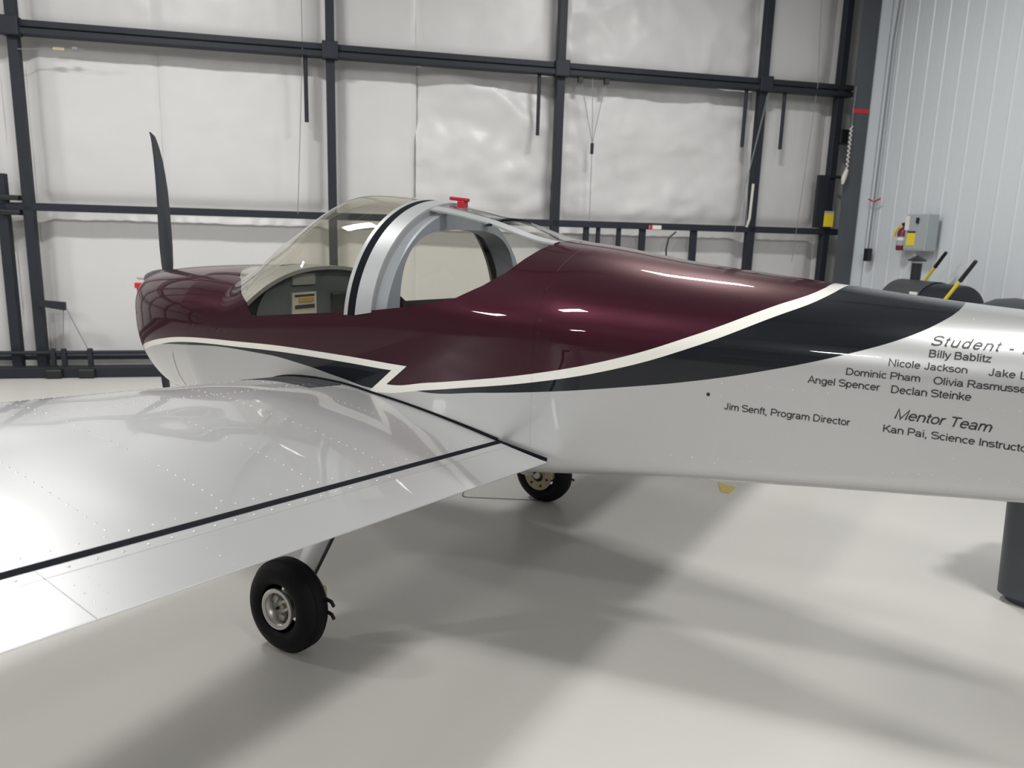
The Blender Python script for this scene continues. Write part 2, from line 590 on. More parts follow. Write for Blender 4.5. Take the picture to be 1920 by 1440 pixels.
# cord hanging below the lower girt
tag(MB().tube([W(3.36, .06, 1.62), W(3.27, .07, 1.55), W(3.24, .08, 1.42), W(3.26, .08, 1.25), W(3.27, .08, .9)], .010, 8).build('hanging_cord', 'black', smooth=1),
    'short black cord looping down from the lower girt of the hangar door', 'cord')
# turnbuckle line under the upper girt at the far left
tb = empty('turnbuckle_line', W(-3.2, .06, 3.12), 'thin wire with a brass turnbuckle stretched beside the left door stile', 'wire')
keep(MB().tube([W(-3.37, .06, 3.11), W(-2.80, .06, 3.15)], .004, 6).build('wire', 'wire'), tb)
keep(MB().box(W(-3.02, .06, 3.135), (.10, .025, .03), HAX).build('turnbuckle', 'brass', bevel=.006), tb)
keep(MB().box(W(-2.88, .06, 3.15), (.05, .03, .03), HAX).build('clamp', 'wire', bevel=.006), tb)

# corner column (flanged steel) with red tape
colm = MB()
for so, sw, oo, ow in ((5.445, .225, .29, .022), (5.53, .012, .17, .22)):
    colm.box(W(so, oo, CEIL / 2), (sw, ow, CEIL), HAX)
tr = tag(colm.build('trim_1', 'column'), kind='structure')
tag(MB().box(W(5.445, .303, 3.05), (.226, .004, .045), (T, N, Vector((-.1 * T.x, -.1 * T.y, 1)).normalized())).build('red_tape', 'redtape'),
    'strip of red tape stuck across the dark steel corner column', 'tape')
# edge strip where the ribbed wall meets the column
tag(MB().box(W(5.64, .20, CEIL / 2), (.16, .16, CEIL), HAX).build('trim_2', 'sheet'), kind='structure')

# pull chain with a white rope end at the column
ch = empty('pull_chain', W(5.30, .36, 2.3), 'knotted white pull rope hanging beside the dark corner column', 'rope')
pts = []
for k in range(60):
    z = 2.87 - k * .0085
    pts.append(W(5.295 + .012 * math.sin(k * 1.1), .37 + .012 * math.cos(k * 1.1), z))
keep(MB().tube(pts, .008, 6).build('braid', 'rope', smooth=1), ch)
keep(MB().tube([W(5.295, .37, 2.38), W(5.27, .37, 2.30), W(5.26, .37, 2.22)], [.022, .03, .014], 8).build('rope_end', 'rope', smooth=1), ch)
keep(MB().tube([W(5.30, .37, 3.30), W(5.295, .37, 2.87)], .004, 6).build('chain_line', 'wire'), ch)

# ------------------------------------------------------------------ things on the right wall


def RW(dist, h, z):
    return W(SRIGHT - h, dist, z)


sb = empty('switch_box', RW(1.31, .02, 1.50), 'grey electrical disconnect box with a yellow warning label on the ribbed wall', 'switch box')
keep(MB().box(RW(1.325, .10, 1.685), (.14, .32, .385), HAX).build('enclosure', 'box', bevel=.008), sb)
keep(MB().box(RW(1.325, .172, 1.685), (.006, .27, .35), HAX).build('cover', 'box', bevel=.002), sb)
keep(MB().box(RW(1.275, .177, 1.615), (.004, .12, .135), HAX).build('warning_label', 'ylabel'), sb)
keep(MB().box(RW(1.275, .178, 1.69), (.004, .12, .02), HAX).build('label_heading', 'text'), sb)
keep(MB().box(RW(1.195, .177, 1.785), (.004, .06, .15), HAX).build('white_label', 'wlabel'), sb)
keep(MB().box(RW(1.36, .19, 1.81), (.03, .02, .06), HAX).build('lever', 'black', bevel=.004), sb)
keep(MB().tube([RW(1.25, .07, 1.5), RW(1.25, .07, .5)], .016, 10).build('conduit', 'sheet', smooth=1), sb)

ex = empty('fire_extinguisher', RW(1.02, .08, 1.48), 'small red fire extinguisher hung beside the grey switch box', 'fire extinguisher')
cx = RW(1.05, .09, 1.49)
keep(MB().lathe([(0, 0), (0, .055), (.015, .062), (.20, .062), (.235, .045), (.25, .02), (.27, .018), (.27, 0)], cx, (0, 0, 1), 24).build('cylinder', 'exred', smooth=.8), ex)
keep(MB().lathe([(.055, .0635), (.15, .0635)], cx, (0, 0, 1), 24).build('label_band', 'box', smooth=1), ex)
keep(MB().lathe([(.11, .0642), (.14, .0642)], cx, (0, 0, 1), 24).build('label_print', 'wlabel', smooth=1), ex)
keep(MB().box(cx + Vector((0, 0, .285)), (.03, .06, .03), HAX).build('valve', 'black', bevel=.004), ex)
keep(MB().tube([cx + Vector((0, 0, .29)), cx + Vector((0, 0, .315)) - N * .04, cx + Vector((0, 0, .33)) - N * .055], .010, 6).build('handle', 'black'), ex)
keep(MB().tube([cx + Vector((0, 0, .27)) + N * .02 - T * .04, cx + Vector((0, 0, .20)) + N * .07 - T * .05, cx + Vector((0, 0, .15)) + N * .09 - T * .04], .012, 8).build('hose', 'yellow', smooth=1), ex)

cd = empty('drop_cord', RW(.47, .03, 1.35), 'black electrical drop cord with a red hook and outlet box hanging on the ribbed wall', 'cord')
keep(MB().tube([RW(.52, .06, CEIL), RW(.50, .06, 4.25), RW(.465, .06, 3.8), RW(.46, .06, 2.05), RW(.455, .06, 1.49)], .011, 8).build('cable', 'wire', smooth=1), cd)
keep(MB().box(RW(.46, .06, 1.42), (.06, .085, .15), HAX).build('outlet_box', 'black', bevel=.01), cd)
keep(MB().tube([RW(.36, .06, 2.065), RW(.46, .06, 2.03), RW(.56, .06, 2.065)], .010, 6).build('hook', 'redtape'), cd)
keep(MB().tube([RW(.46, .06, 2.04), RW(.46, .06, 1.95)], .014, 6).build('hook_stem', 'wire'), cd)

# ------------------------------------------------------------------ barrel smoker and things beside it
sm = empty('barrel_smoker', W(5.12, 2.1, 0), 'black barrel smoker grill with a capped chimney beside the ribbed wall', 'grill')
bz, bR = .955, .255
keep(MB().lathe([(0, 0), (0, .20), (.02, .24), (.05, bR), (.86, bR), (.885, .245), (.90, .20), (.90, 0)], W(5.12, 1.66, bz), -N, 40).build('barrel', 'smoker', smooth=.6), sm)
lidm = MB()
rows = []
for k in range(13):
    a = PI * .12 + PI * .62 * k / 12
    rows.append([W(5.12 - math.cos(a) * (bR + .008), o, bz + math.sin(a) * (bR + .008)) for o in (1.72, 2.20, 2.22, 2.22)])
keep(lidm.grid(rows).build('lid', 'lid', smooth=1), sm)
keep(MB().tube([W(5.20, 1.80, bz + .2), W(5.20, 1.80, 1.385)], .048, 20).build('chimney', 'smoker', smooth=.6), sm)
keep(MB().lathe([(0, .085), (.012, .085), (.055, .012), (.06, 0)], W(5.20, 1.80, 1.40), (0, 0, 1), 24).build('chimney_cap', 'smoker', smooth=.5), sm)
keep(MB().lathe([(0, .05), (.02, .05)], W(5.20, 1.80, 1.38), (0, 0, 1), 20).build('chimney_ring', 'alloy'), sm)
keep(MB().box(W(4.90, 2.16, bz + .14), (.02, .10, .045), HAX).build('name_plate', 'wlabel', bevel=.004), sm)
keep(MB().tube([W(4.88, 1.95, bz + .10), W(4.82, 1.95, bz + .11), W(4.82, 2.3, bz + .11), W(4.88, 2.3, bz + .10)], .010, 8).build('lid_handle', 'alloy', smooth=1), sm)
for so in (-.2, .2):
    for oo in (1.78, 2.44):
        keep(MB().tube([W(5.12 + so * .6, oo, bz - .18), W(5.12 + so, oo, 0)], .016, 8).build('leg', 'smoker', smooth=1), sm)
keep(MB().box(W(5.12, 2.11, .25), (.40, .70, .02), HAX).build('bottom_shelf', 'smoker'), sm)

p2 = empty('yellow_pole', W(4.85, 1.80, 0), 'yellow pole with a black grip leaning across the front of the barrel smoker', 'pole')
A_, B_ = W(4.82, 1.80, .012), W(4.82, 2.935, 1.445)
keep(MB().tube([A_, A_.lerp(B_, .88)], .0155, 10).build('shaft', 'yellow', smooth=1), p2)
keep(MB().tube([A_.lerp(B_, .875), B_], [.020, .017], 10).build('grip', 'black', smooth=1), p2)
p1 = empty('yellow_pole', W(5.50, .64, 0), 'yellow pole with a black grip leaning between the barrel smoker and the wall', 'pole')
A_, B_ = W(5.50, .64, .012), W(5.50, 1.83, 1.495)
keep(MB().tube([A_, A_.lerp(B_, .90)], .0155, 10).build('shaft', 'yellow', smooth=1), p1)
keep(MB().tube([A_.lerp(B_, .895), B_], [.020, .017], 10).build('grip', 'black', smooth=1), p1)

dm = empty('domed_drum', W(5.1, 3.12, 0), 'dark grey drum with a domed lid standing past the barrel smoker', 'drum')
keep(MB().lathe([(0, 0), (0, .26), (.02, .28), (.82, .30), (.84, .31), (.88, .31), (.90, .30)], W(5.1, 3.12, 0), (0, 0, 1), 32).build('body', 'lid', smooth=.6), dm)
keep(MB().lathe([(.88, .315), (.97, .315), (1.01, .30), (1.08, .25), (1.13, .15), (1.15, 0)], W(5.1, 3.12, 0), (0, 0, 1), 32).build('dome_lid', 'lid', smooth=.8), dm)

# ------------------------------------------------------------------ rubbish bin under the tail


def rounded_ring(cx, cy, hw, hd, r, z, ang, n=6):
    out = []
    for qd, (sx, sy) in enumerate(((1, 1), (-1, 1), (-1, -1), (1, -1))):
        for k in range(n + 1):
            a = PI / 2 * qd + PI / 2 * k / n
            x = sx * (hw - r) + r * math.cos(a); y = sy * (hd - r) + r * math.sin(a)
            out.append((cx + x * math.cos(ang) - y * math.sin(ang), cy + x * math.sin(ang) + y * math.cos(ang), z))
    return out


bn = empty('rubbish_bin', (2.645, 1.23, 0), 'dark grey tapered plastic rubbish bin standing on the floor beyond the tail', 'bin')
ang = math.radians(-20)
rows = [rounded_ring(2.645, 1.23, .235, .235, .07, .004, ang), rounded_ring(2.645, 1.23, .245, .245, .07, .03, ang), rounded_ring(2.645, 1.23, .262, .262, .07, .035, ang), rounded_ring(2.645, 1.23, .285, .285, .075, .70, ang),
        rounded_ring(2.645, 1.23, .30, .30, .08, .705, ang), rounded_ring(2.645, 1.23, .30, .30, .08, .745, ang), rounded_ring(2.645, 1.23, .275, .275, .075, .745, ang), rounded_ring(2.645, 1.23, .245, .245, .07, .05, ang)]
b_ = MB().grid(rows, True)
b_.f.append(tuple(range(28)))
b_.f.append(tuple(28 * 7 + k for k in range(28)))
keep(b_.build('body', 'bin', smooth=.5), bn)
keep(MB().tube([(2.645 - .30, 1.23 - .02, .66), (2.645 - .33, 1.23 - .02, .67), (2.645 - .34, 1.23 + .10, .67), (2.645 - .30, 1.23 + .12, .66)], .014, 8).build('handle', 'bin', smooth=1), bn)

# floor marks
ym = MB()
ym.add([(.775, 1.975, .001), (.90, 1.94, .001), (.895, 1.80, .001), (.845, 1.80, .001)] + [(.775, 1.975, .004), (.90, 1.94, .004), (.895, 1.80, .004), (.845, 1.80, .004)],
       [(3, 2, 1, 0), (4, 5, 6, 7), (0, 1, 5, 4), (1, 2, 6, 5), (2, 3, 7, 6), (3, 0, 4, 7)])
tag(ym.build('floor_tape', 'ytape'), 'torn patch of yellow tape stuck on the pale floor behind the right main wheel', 'tape')

# ================================================================== AIRCRAFT
AC = empty('light_aircraft', (0, 0, 0), 'two-seat low-wing light aircraft painted maroon, black and silver', 'aircraft')

ST = np.array([
    [-2.06, .17, 1.00, 1.12, 1.285], [-1.98, .27, .86, 1.10, 1.305], [-1.85, .345, .735, 1.09, 1.325], [-1.6, .425, .645, 1.09, 1.35],
    [-1.3, .48, .63, 1.09, 1.37], [-1.0, .52, .64, 1.10, 1.385], [-.7, .545, .645, 1.12, 1.60], [-.4, .56, .65, 1.15, 1.74],
    [0., .565, .66, 1.19, 1.703], [.3, .565, .675, 1.20, 1.65], [.6, .56, .70, 1.20, 1.567], [.8, .55, .725, 1.195, 1.545],
    [1.144, .49, .765, 1.19, 1.497], [1.645, .405, .805, 1.19, 1.447], [2.07, .33, .835, 1.185, 1.408], [2.4, .272, .86, 1.18, 1.385],
    [3.4, .10, 1.02, 1.16, 1.30]])


def pch(x, xs, ys):
    xs = np.asarray(xs, float); ys = np.asarray(ys, float)
    h = np.diff(xs); dl = np.diff(ys) / h
    m = np.zeros(len(xs)); m[0] = dl[0]; m[-1] = dl[-1]
    for i in range(1, len(xs) - 1):
        m[i] = 0 if dl[i - 1] * dl[i] <= 0 else 3 * (h[i - 1] + h[i]) / ((2 * h[i] + h[i - 1]) / dl[i - 1] + (h[i] + 2 * h[i - 1]) / dl[i])
    x = min(max(x, xs[0]), xs[-1])
    i = min(max(int(np.searchsorted(xs, x)) - 1, 0), len(xs) - 2)
    t = (x - xs[i]) / h[i]
    return float((2 * t**3 - 3 * t**2 + 1) * ys[i] + (t**3 - 2 * t**2 + t) * h[i] * m[i] + (-2 * t**3 + 3 * t**2) * ys[i + 1] + (t**3 - t**2) * h[i] * m[i + 1])


@lru_cache(maxsize=200000)
def par(x):
    return tuple(pch(x, ST[:, 0], ST[:, k]) for k in range(1, 5))


def nexp(x):
    return float(np.interp(x, [-1.3, -.8, .3, .8], [2.4, 1.98, 1.98, 2.15]))


def halfw(x, z, inset=0.0):
    w, zb, zl, zt = par(x)
    w -= inset; zt -= inset; zb += inset
    n = nexp(x)
    if z >= zt or z <= zb:
        return 0.0
    if z > zl:
        return w * (1 - ((z - zl) / (zt - zl)) ** n) ** (1 / n)
    if x < -.9:
        k = min(1, max(0, (x + 1.25) / .35))
        r = (zl - z) / (zl - zb)
        e = 3.0 + 9 * k
        return w * (1 - r ** e) ** (1 / e)
    rc = .06
    if z < zb + rc:
        return w - rc + math.sqrt(max(0, rc**2 - (zb + rc - z)**2))
    return w


def half_section(x, inset=0.0, n1=26, n2=44):
    """port-side polyline from bottom centre to top centre as (y>=0, z)"""
    w, zb, zl, zt = par(x)
    w -= inset; zt -= inset; zb += inset
    pts = [(0.0, zb)]
    if x < -.9:
        k = min(1, max(0, (x + 1.25) / .35))
        e = 3.0 + 9 * k
        for i in range(1, n1 + 1):
            a = PI / 2 * i / n1
            pts.append((w * math.sin(a) ** (2 / e), zl - (zl - zb) * math.cos(a) ** (2 / e) if i < n1 else zl))
    else:
        rc = .06
        pts.append((w - rc, zb))
        for i in range(1, 9):
            a = PI / 2 * i / 8
            pts.append((w - rc + rc * math.sin(a), zb + rc - rc * math.cos(a)))
        pts.append((w, zl))
    n = nexp(x)
    for i in range(1, n2 + 1):
        a = PI / 2 * i / n2
        y = w * math.cos(a) ** (2 / n) if i < n2 else 0.0
        pts.append((y, zl + (zt - zl) * math.sin(a) ** (2 / n)))
    return pts


def resample(pts, n):
    P = np.array(pts)
    d = np.r_[0, np.cumsum(np.hypot(*np.diff(P, axis=0).T))]
    t = np.linspace(0, d[-1], n)
    return np.c_[np.interp(t, d, P[:, 0]), np.interp(t, d, P[:, 1])]


CUT = [(-1.20, 1.3772), (-1.12, 1.352), (-1.03, 1.328), (-.889, 1.300), (-.759, 1.240), (-.691, 1.182), (-.379, 1.218), (.013, 1.263), (.2, 1.292), (.411, 1.337), (.514, 1.391), (.580, 1.441), (.619, 1.510), (.632, 1.548), (.640, 1.5601)]


def cut(x):
    if x <= CUT[0][0] or x >= CUT[-1][0]:
        return 99.0
    return float(np.interp(x, [p[0] for p in CUT], [p[1] for p in CUT]))


def split(x, inset=0.0):
    pts = half_section(x, inset)
    zc = cut(x)
    lo, hi = [pts[0]], []
    done = False
    for a, b in zip(pts[:-1], pts[1:]):
        if not done and b[1] >= zc > a[1]:
            k = (zc - a[1]) / (b[1] - a[1])
            c_ = (a[0] + (b[0] - a[0]) * k, zc)
            lo.append(c_); hi = [c_, b]; done = True
        elif done:
            hi.append(b)
        else:
            lo.append(b)
    return lo, hi


def impl(x, y, z):
    w, zb, zl, zt = par(x)
    n = nexp(x)
    y = abs(y)
    if z > zl:
        return (y / w) ** n + (max(0, z - zl) / (zt - zl)) ** n - 1
    k = min(1, max(0, (x + 1.25) / .35))
    if x < -.9:
        e = 3.0 + 9 * k
        return (y / w) ** e + (max(0, zl - z) / (zl - zb)) ** e - 1
    rc = .06
    if z >= zb + rc:
        return (y - w) / .3
    if y <= w - rc:
        return (zb - z) / .3
    return (math.hypot(y - (w - rc), zb + rc - z) - rc) / .3


def surf_normal(p):
    x, y, z = p
    h = 1e-4
    x = min(max(x, -2.05), 3.39)
    ay = max(abs(y), 1e-5)
    g = Vector(((impl(x + h, ay, z) - impl(x - h, ay, z)) / (2 * h), (impl(x, ay + h, z) - impl(x, ay - h, z)) / (2 * h), (impl(x, ay, z + h) - impl(x, ay, z - h)) / (2 * h)))
    if g.length < 1e-6:
        g = Vector((0, 0, 1))
    g.normalize()
    if y < 0:
        g.y = -g.y
    return g


def smooth_custom(o):
    me = o.data
    me.normals_split_custom_set_from_vertices([surf_normal(v.co) for v in me.vertices])


def skin(x0, x1, nx, name, m, inset=0.0, extra=()):
    xs = sorted(set(list(np.linspace(x0, x1, nx)) + [e for e in extra if x0 < e < x1]))
    rows = []
    for x in xs:
        lo, hi = split(x, inset)
        k = next((i for i, p in enumerate(lo) if p[1] > par(x)[2] - 1e-9), len(lo) - 1)
        a_ = resample(lo[:k + 1], 34)
        b2 = resample(lo[k:], 44) if k < len(lo) - 1 else np.array([lo[-1]] * 44)
        h = np.r_[a_, b2[1:]]
        row = [(x, -y, z) for y, z in h[::-1]][:-1] + [(x, y, z) for y, z in h]   # top, port flank, keel, starboard flank, top
        rows.append(row)
    o = MB().grid(rows).build(name, m, AC, smooth=4)
    if not inset:
        smooth_custom(o)
    return o


ex_ = [p[0] for p in CUT] + [CUT[-1][0] + .0015, CUT[0][0] - .0015]
cowl = skin(-2.06, -1.0, 70, 'cowl', 'paint', extra=ex_)
cabin = skin(-1.0, .7698, 110, 'cabin_skin', 'paint', extra=ex_)
tails = [skin(.7702, 1.40, 24, 'tailcone_skin', 'paint'), skin(1.40, 2.07, 24, 'tailcone_skin', 'paint'), skin(2.07, 3.4, 34, 'tailcone_skin', 'paint')]
# inner lining of the cockpit
skin(-.70, .60, 60, 'cockpit_lining', 'cockpit', inset=.012, extra=[p[0] for p in CUT])

# glass
def shell(x0, x1, nx, name, m, inset=0.0, n=36, lift=0.0):
    rows = []
    xs = sorted(set(list(np.linspace(x0, x1, nx)) + [p[0] for p in CUT if x0 < p[0] < x1]))
    for x in xs:
        lo, hi = split(x, inset)
        if not hi:
            continue
        h = resample(hi, n)
        rows.append([(x, y, z) for y, z in h] + [(x, -y, z) for y, z in h[::-1]][1:])
    o = MB().grid(rows).build(name, m, AC, smooth=4)
    smooth_custom(o)
    return o


cg = shell(-1.198, -.03, 60, 'canopy_glass', 'glass')
rwg = shell(.03, .638, 40, 'rear_window', 'glass2')


def arch(x0, x1, out, thick, name, m, zmin=None, slope=0.0):
    """band that follows the canopy section between stations x0 and x1"""
    def ring(x, ins):
        w, zb, zl, zt = par(x)
        zc = (zmin if zmin else cut(x) - .02)
        pts = [p for p in half_section(x, ins, n2=60) if p[1] >= zc]
        h = resample(pts, 40)
        return [(x, -y, z) for y, z in h] + [(x, y, z) for y, z in h[::-1]][1:]
    a, b_, c_, d_ = ring(x0, -out), ring(x1, -out), ring(x1, thick), ring(x0, thick)
    mb = MB()
    n = len(a)
    vs = a + b_ + c_ + d_
    fs = []
    for i in range(n - 1):
        for k in range(4):
            k2 = (k + 1) % 4
            fs.append((k * n + i, k * n + i + 1, k2 * n + i + 1, k2 * n + i))
    fs += [(0, n, 2 * n, 3 * n), (n - 1, 4 * n - 1, 3 * n - 1, 2 * n - 1)]
    mb.add(vs, fs)
    return mb.build(name, m, AC, smooth=.7)


arch(-.115, -.095, .003, .012, 'canopy_edge_strip', 'frame')
arch(-.095, -.052, .002, .02, 'canopy_seal', 'seal')
arch(-.052, .030, .006, .03, 'canopy_frame', 'frame')


# roll bar: deep arch inside the glass
def rollbar():
    def ring(x, f):
        out = []
        for k in range(61):
            a = PI * k / 60
            n = 2.0 if f == 'o' else 3.4
            hw, zt, zl = (.545, 1.672, 1.17) if f == 'o' else (.452, 1.588, 1.17)
            cy = math.cos(a); sz_ = math.sin(a)
            y = -hw * math.copysign(abs(cy) ** (2 / n), cy)
            z = zl + (zt - zl) * sz_ ** (2 / n)
            out.append((x, y, z))
        return out
    a, b_, c_, d_ = ring(-.02, 'o'), ring(.085, 'o'), ring(.085, 'i'), ring(-.02, 'i')
    n = len(a)
    fs = []
    for i in range(n - 1):
        for k in range(4):
            k2 = (k + 1) % 4
            fs.append((k * n + i, k * n + i + 1, k2 * n + i + 1, k2 * n + i))
    fs += [(0, n, 2 * n, 3 * n), (n - 1, 4 * n - 1, 3 * n - 1, 2 * n - 1)]
    mb = MB(); mb.add(a + b_ + c_ + d_, fs)
    return mb.build('roll_bar', 'rollbar', AC, smooth=.6)


rb = rollbar()


# strips lying on the rear window surface
def surf_strip(pts, width, name, m, out=.004, parent=None):
    """ribbon along (x, y) points on the upper surface"""
    rows = []
    P = [Vector((x, y, 0)) for x, y in pts]
    for i, p in enumerate(P):
        d = (P[min(i + 1, len(P) - 1)] - P[max(i - 1, 0)]).normalized()
        s = Vector((-d.y, d.x, 0)) * width / 2
        row = []
        for e, oo in ((-1, -.004), (-1, out), (1, out), (1, -.004)):
            q_ = p + s * e
            row.append((q_.x, q_.y, top_z(q_.x, q_.y) + oo))
        rows.append(row)
    return MB().grid(rows).build(name, m, parent or AC, smooth=.7)


def top_z(x, y):
    w, zb, zl, zt = par(x)
    n = nexp(x)
    r = min(.999, abs(y) / w)
    return zl + (zt - zl) * (1 - r ** n) ** (1 / n)


for sgn in (-1, 1):
    surf_strip([(.02 + .62 * k / 20, sgn * .16) for k in range(21)], .05, 'rear_window_strip', 'frame')
arch(.335, .350, .003, .004, 'rear_window_joint', 'seal', zmin=1.605)
# red handle on top of the canopy
hd = MB()
hd.box((.072, 0, 1.700), (.035, .04, .03))
hd.box((.055, 0, 1.722), (.095, .03, .016), (Vector((.97, 0, -.08)).normalized(), Vector((0, 1, 0)), Vector((.08, 0, .97)).normalized()))
hd.build('canopy_handle', 'red', AC, bevel=.005)

# cockpit: instrument panel, glareshield, seats
ip = MB()
n_ = 31
fr_, bk_ = [], []
for k in range(n_):
    a = PI * k / (n_ - 1)
    y = -.43 * math.cos(a); z = 1.10 + .285 * math.sin(a) ** .8
    fr_.append((-.80, y, z)); bk_.append((-1.17, y * .62, 1.10 + (z - 1.10) * .87))
ip.add(fr_ + [(-.80, .43, .95), (-.80, -.43, .95)], [tuple(range(n_ + 2))])
inst = ip.build('instrument_panel', 'cockpit2', AC)
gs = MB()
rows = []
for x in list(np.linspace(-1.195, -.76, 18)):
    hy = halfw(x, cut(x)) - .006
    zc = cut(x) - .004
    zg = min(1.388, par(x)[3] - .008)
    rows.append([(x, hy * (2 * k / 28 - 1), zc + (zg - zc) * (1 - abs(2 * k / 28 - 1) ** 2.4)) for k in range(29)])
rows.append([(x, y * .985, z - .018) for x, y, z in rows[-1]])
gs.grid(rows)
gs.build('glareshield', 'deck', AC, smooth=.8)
MB().box((-.795, -.13, 1.325), (.012, .15, .055)).build('placard', 'placard', inst)
pl = MB().box((-.795, -.13, 1.20), (.012, .16, .12)).build('placard', 'placard2', inst)
MB().box((-.788, -.12, 1.222), (.004, .10, .022)).build('print_band', 'orange', inst)
MB().box((-.788, -.13, 1.19), (.004, .13, .018)).build('print_band', 'text', inst)
MB().box((-.788, -.13, 1.245), (.004, .13, .010)).build('print_band', 'text', inst)
MB().box((-.79, .17, 1.17), (.02, .22, .16)).build('display_screen', 'black', inst, bevel=.01)
MB().lathe([(0, .018), (.02, .018), (.025, .012), (.025, 0)], (-.795, -.10, 1.105), (1, 0, 0), 16).build('knob', 'alloy', inst, smooth=.6)
for sgn in (-1, 1):
    s_ = MB()
    rows = []
    for j in range(13):
        t_ = j / 12
        x = .02 + .24 * t_; z = .80 + .46 * t_
        hw_ = .20 * (1 - .25 * max(0, t_ - .7) / .3)
        rows.append([(x + .05 * math.cos(PI * (i / 8 - .5)) * -1 + .03, sgn * .24 - hw_ + 2 * hw_ * i / 8, z) for i in range(9)])
    s_.grid(rows).build('seat_back', 'seat', AC, smooth=2, solid=.05)
    MB().box((-.18, sgn * .24, .80), (.46, .40, .10)).build('seat_cushion', 'seat', AC, bevel=.04)
MB().box((-.2, 0, .71), (1.5, 1.05, .02)).build('cockpit_floor', 'cockpit', AC)
MB().box((.57, 0, 1.05), (.02, 1.02, .62)).build('cabin_bulkhead', 'cockpit2', AC)
MB().box((.33, 0, 1.15), (.46, 1.04, .02)).build('baggage_shelf', 'cockpit2', AC)

# cowl front plate, inlets, spinner and propeller
fp = half_section(-2.06)
ring_ = [(-2.06, -y, z) for y, z in fp] + [(-2.06, y, z) for y, z in fp[::-1]][1:-1]
cf = MB(); cf.add(ring_, [tuple(range(len(ring_)))])
cfo = cf.build('cowl_front', 'paint', AC)
for sgn in (-1, 1):
    MB().lathe([(0, .035), (.005, .035), (.005, 0)], (-2.062, sgn * .12, 1.13), (-1, 0, 0), 20).build('air_inlet', 'black', cfo)
HUBZ = 1.235
MB().lathe([(0, .060), (.02, .068), (.06, .066), (.12, .056), (.17, .040), (.205, .018), (.212, 0)], (-2.068, 0, HUBZ), (-1, 0, 0), 32).build('spinner', 'blade', AC, smooth=1)
PROP_X = -2.11


def blade(sgn):
    # (radius, leading y, trailing y) seen from behind, up blade
    prof_ = [(.05, .012, .060), (.10, .006, .064), (.20, .000, .068), (.28, -.002, .068), (.40, -.003, .0665), (.52, -.004, .063), (.62, -.007, .053), (.70, -.011, .042), (.76, -.016, .028), (.80, -.020, .016), (.83, -.025, .004), (.850, -.031, -.022)]
    rows = []
    for r, y0, y1 in prof_:
        tw = math.radians(62 - 48 * (r / .85) ** .7)
        th = .026 * (1 - r / .95) + .003
        c_ = (y0 + y1) / 2; h = (y1 - y0) / 2
        ring = []
        for k in range(12):
            a = 2 * PI * k / 12
            u = math.cos(a); v = math.sin(a) * th
            # keep the seen width, add pitch along x
            ring.append((PROP_X + u * h * math.tan(tw) * .45 + v * .6, sgn * (c_ + u * h + .0 * v), HUBZ + sgn * r))
        rows.append(ring)
    mb = MB().grid(rows, True)
    mb.f.append(tuple(range(12))[::-1]); mb.f.append(tuple(12 * (len(rows) - 1) + k for k in range(12)))
    return mb.build('propeller_blade', 'blade', AC, smooth=1.2)


blade(1); blade(-1)
MB().tube([(-2.27, 0, HUBZ), (-2.36, 0, HUBZ)], .008, 8).build('pitot_tube', 'alloy', AC, smooth=1)
pc = empty('pitot_cover', (-2.34, 0, HUBZ - .06), 'red fabric cover hung on the tube ahead of the propeller', 'cover')
keep(MB().box((-2.335, 0, HUBZ - .045), (.09, .03, .035)).build('cover', 'redtape', bevel=.006), pc)
keep(MB().tube([(-2.37, 0, HUBZ - .05), (-2.365, 0, HUBZ - .14), (-2.34, 0, HUBZ - .2)], .005, 6).build('ribbon', 'redtape'), pc)

# cowl seam lines: thin raised lap strips
def side_strip(pts, width, name, m, parent, out=.0012):
    """ribbon on the port flank through (x, z) points"""
    rows = []
    for i, (x, z) in enumerate(pts):
        a = pts[max(i - 1, 0)]; b = pts[min(i + 1, len(pts) - 1)]
        d = Vector((b[0] - a[0], 0, b[1] - a[1])).normalized()
        s = Vector((-d.z, 0, d.x)) * width / 2
        row = []
        for e in (-1, 1):
            xx, zz = x + s.x * e, z + s.z * e
            row.append((xx, -halfw(xx, zz) - out, zz))
        rows.append(row)
    return MB().grid(rows).build(name, m, parent)


M['seam'] = mat('panel_joint', (0.20, 0.20, 0.20), 0.5)
side_strip([(-1.40, .93 - .02 * k) for k in range(14)], .004, 'cowl_joint', 'seam', cowl)

# ---- wings
DI = 0.0768
UP = [(-.600, .868), (-.597, .882), (-.588, .894), (-.57, .906), (-.54, .918), (-.5, .929), (-.43, .941), (-.35, .948), (-.26, .951), (-.17, .950), (-.08, .945), (.04, .930), (.177, .914), (.31, .895), (.488, .864), (.640, .834)]
LO = [(-.600, .868), (-.597, .856), (-.585, .844), (-.55, .832), (-.48, .820), (-.35, .806), (-.2, .797), (0, .791), (.3, .788), (.640, .788)]


def zu(x):
    return pch(x, [p[0] for p in UP], [p[1] for p in UP])


def zlw(x):
    return pch(x, [p[0] for p in LO], [p[1] for p in LO])


WR, WT = .571, 4.05
RIB0, RIBS = .862, .2895


def dih(ya):
    return DI * (ya - .55)


def pillow(x, ya):
    k = (ya - RIB0) / RIBS
    e = max(0, min(1, (x + .5) / .15)) * max(0, min(1, (.62 - x) / .15)) * max(0, min(1, (ya - .62) / .15))
    return .0022 * e * (math.sin(PI * (k % 1.0)) ** 2) * (.6 + .4 * math.sin(x * 9 + 3 * math.floor(k)))


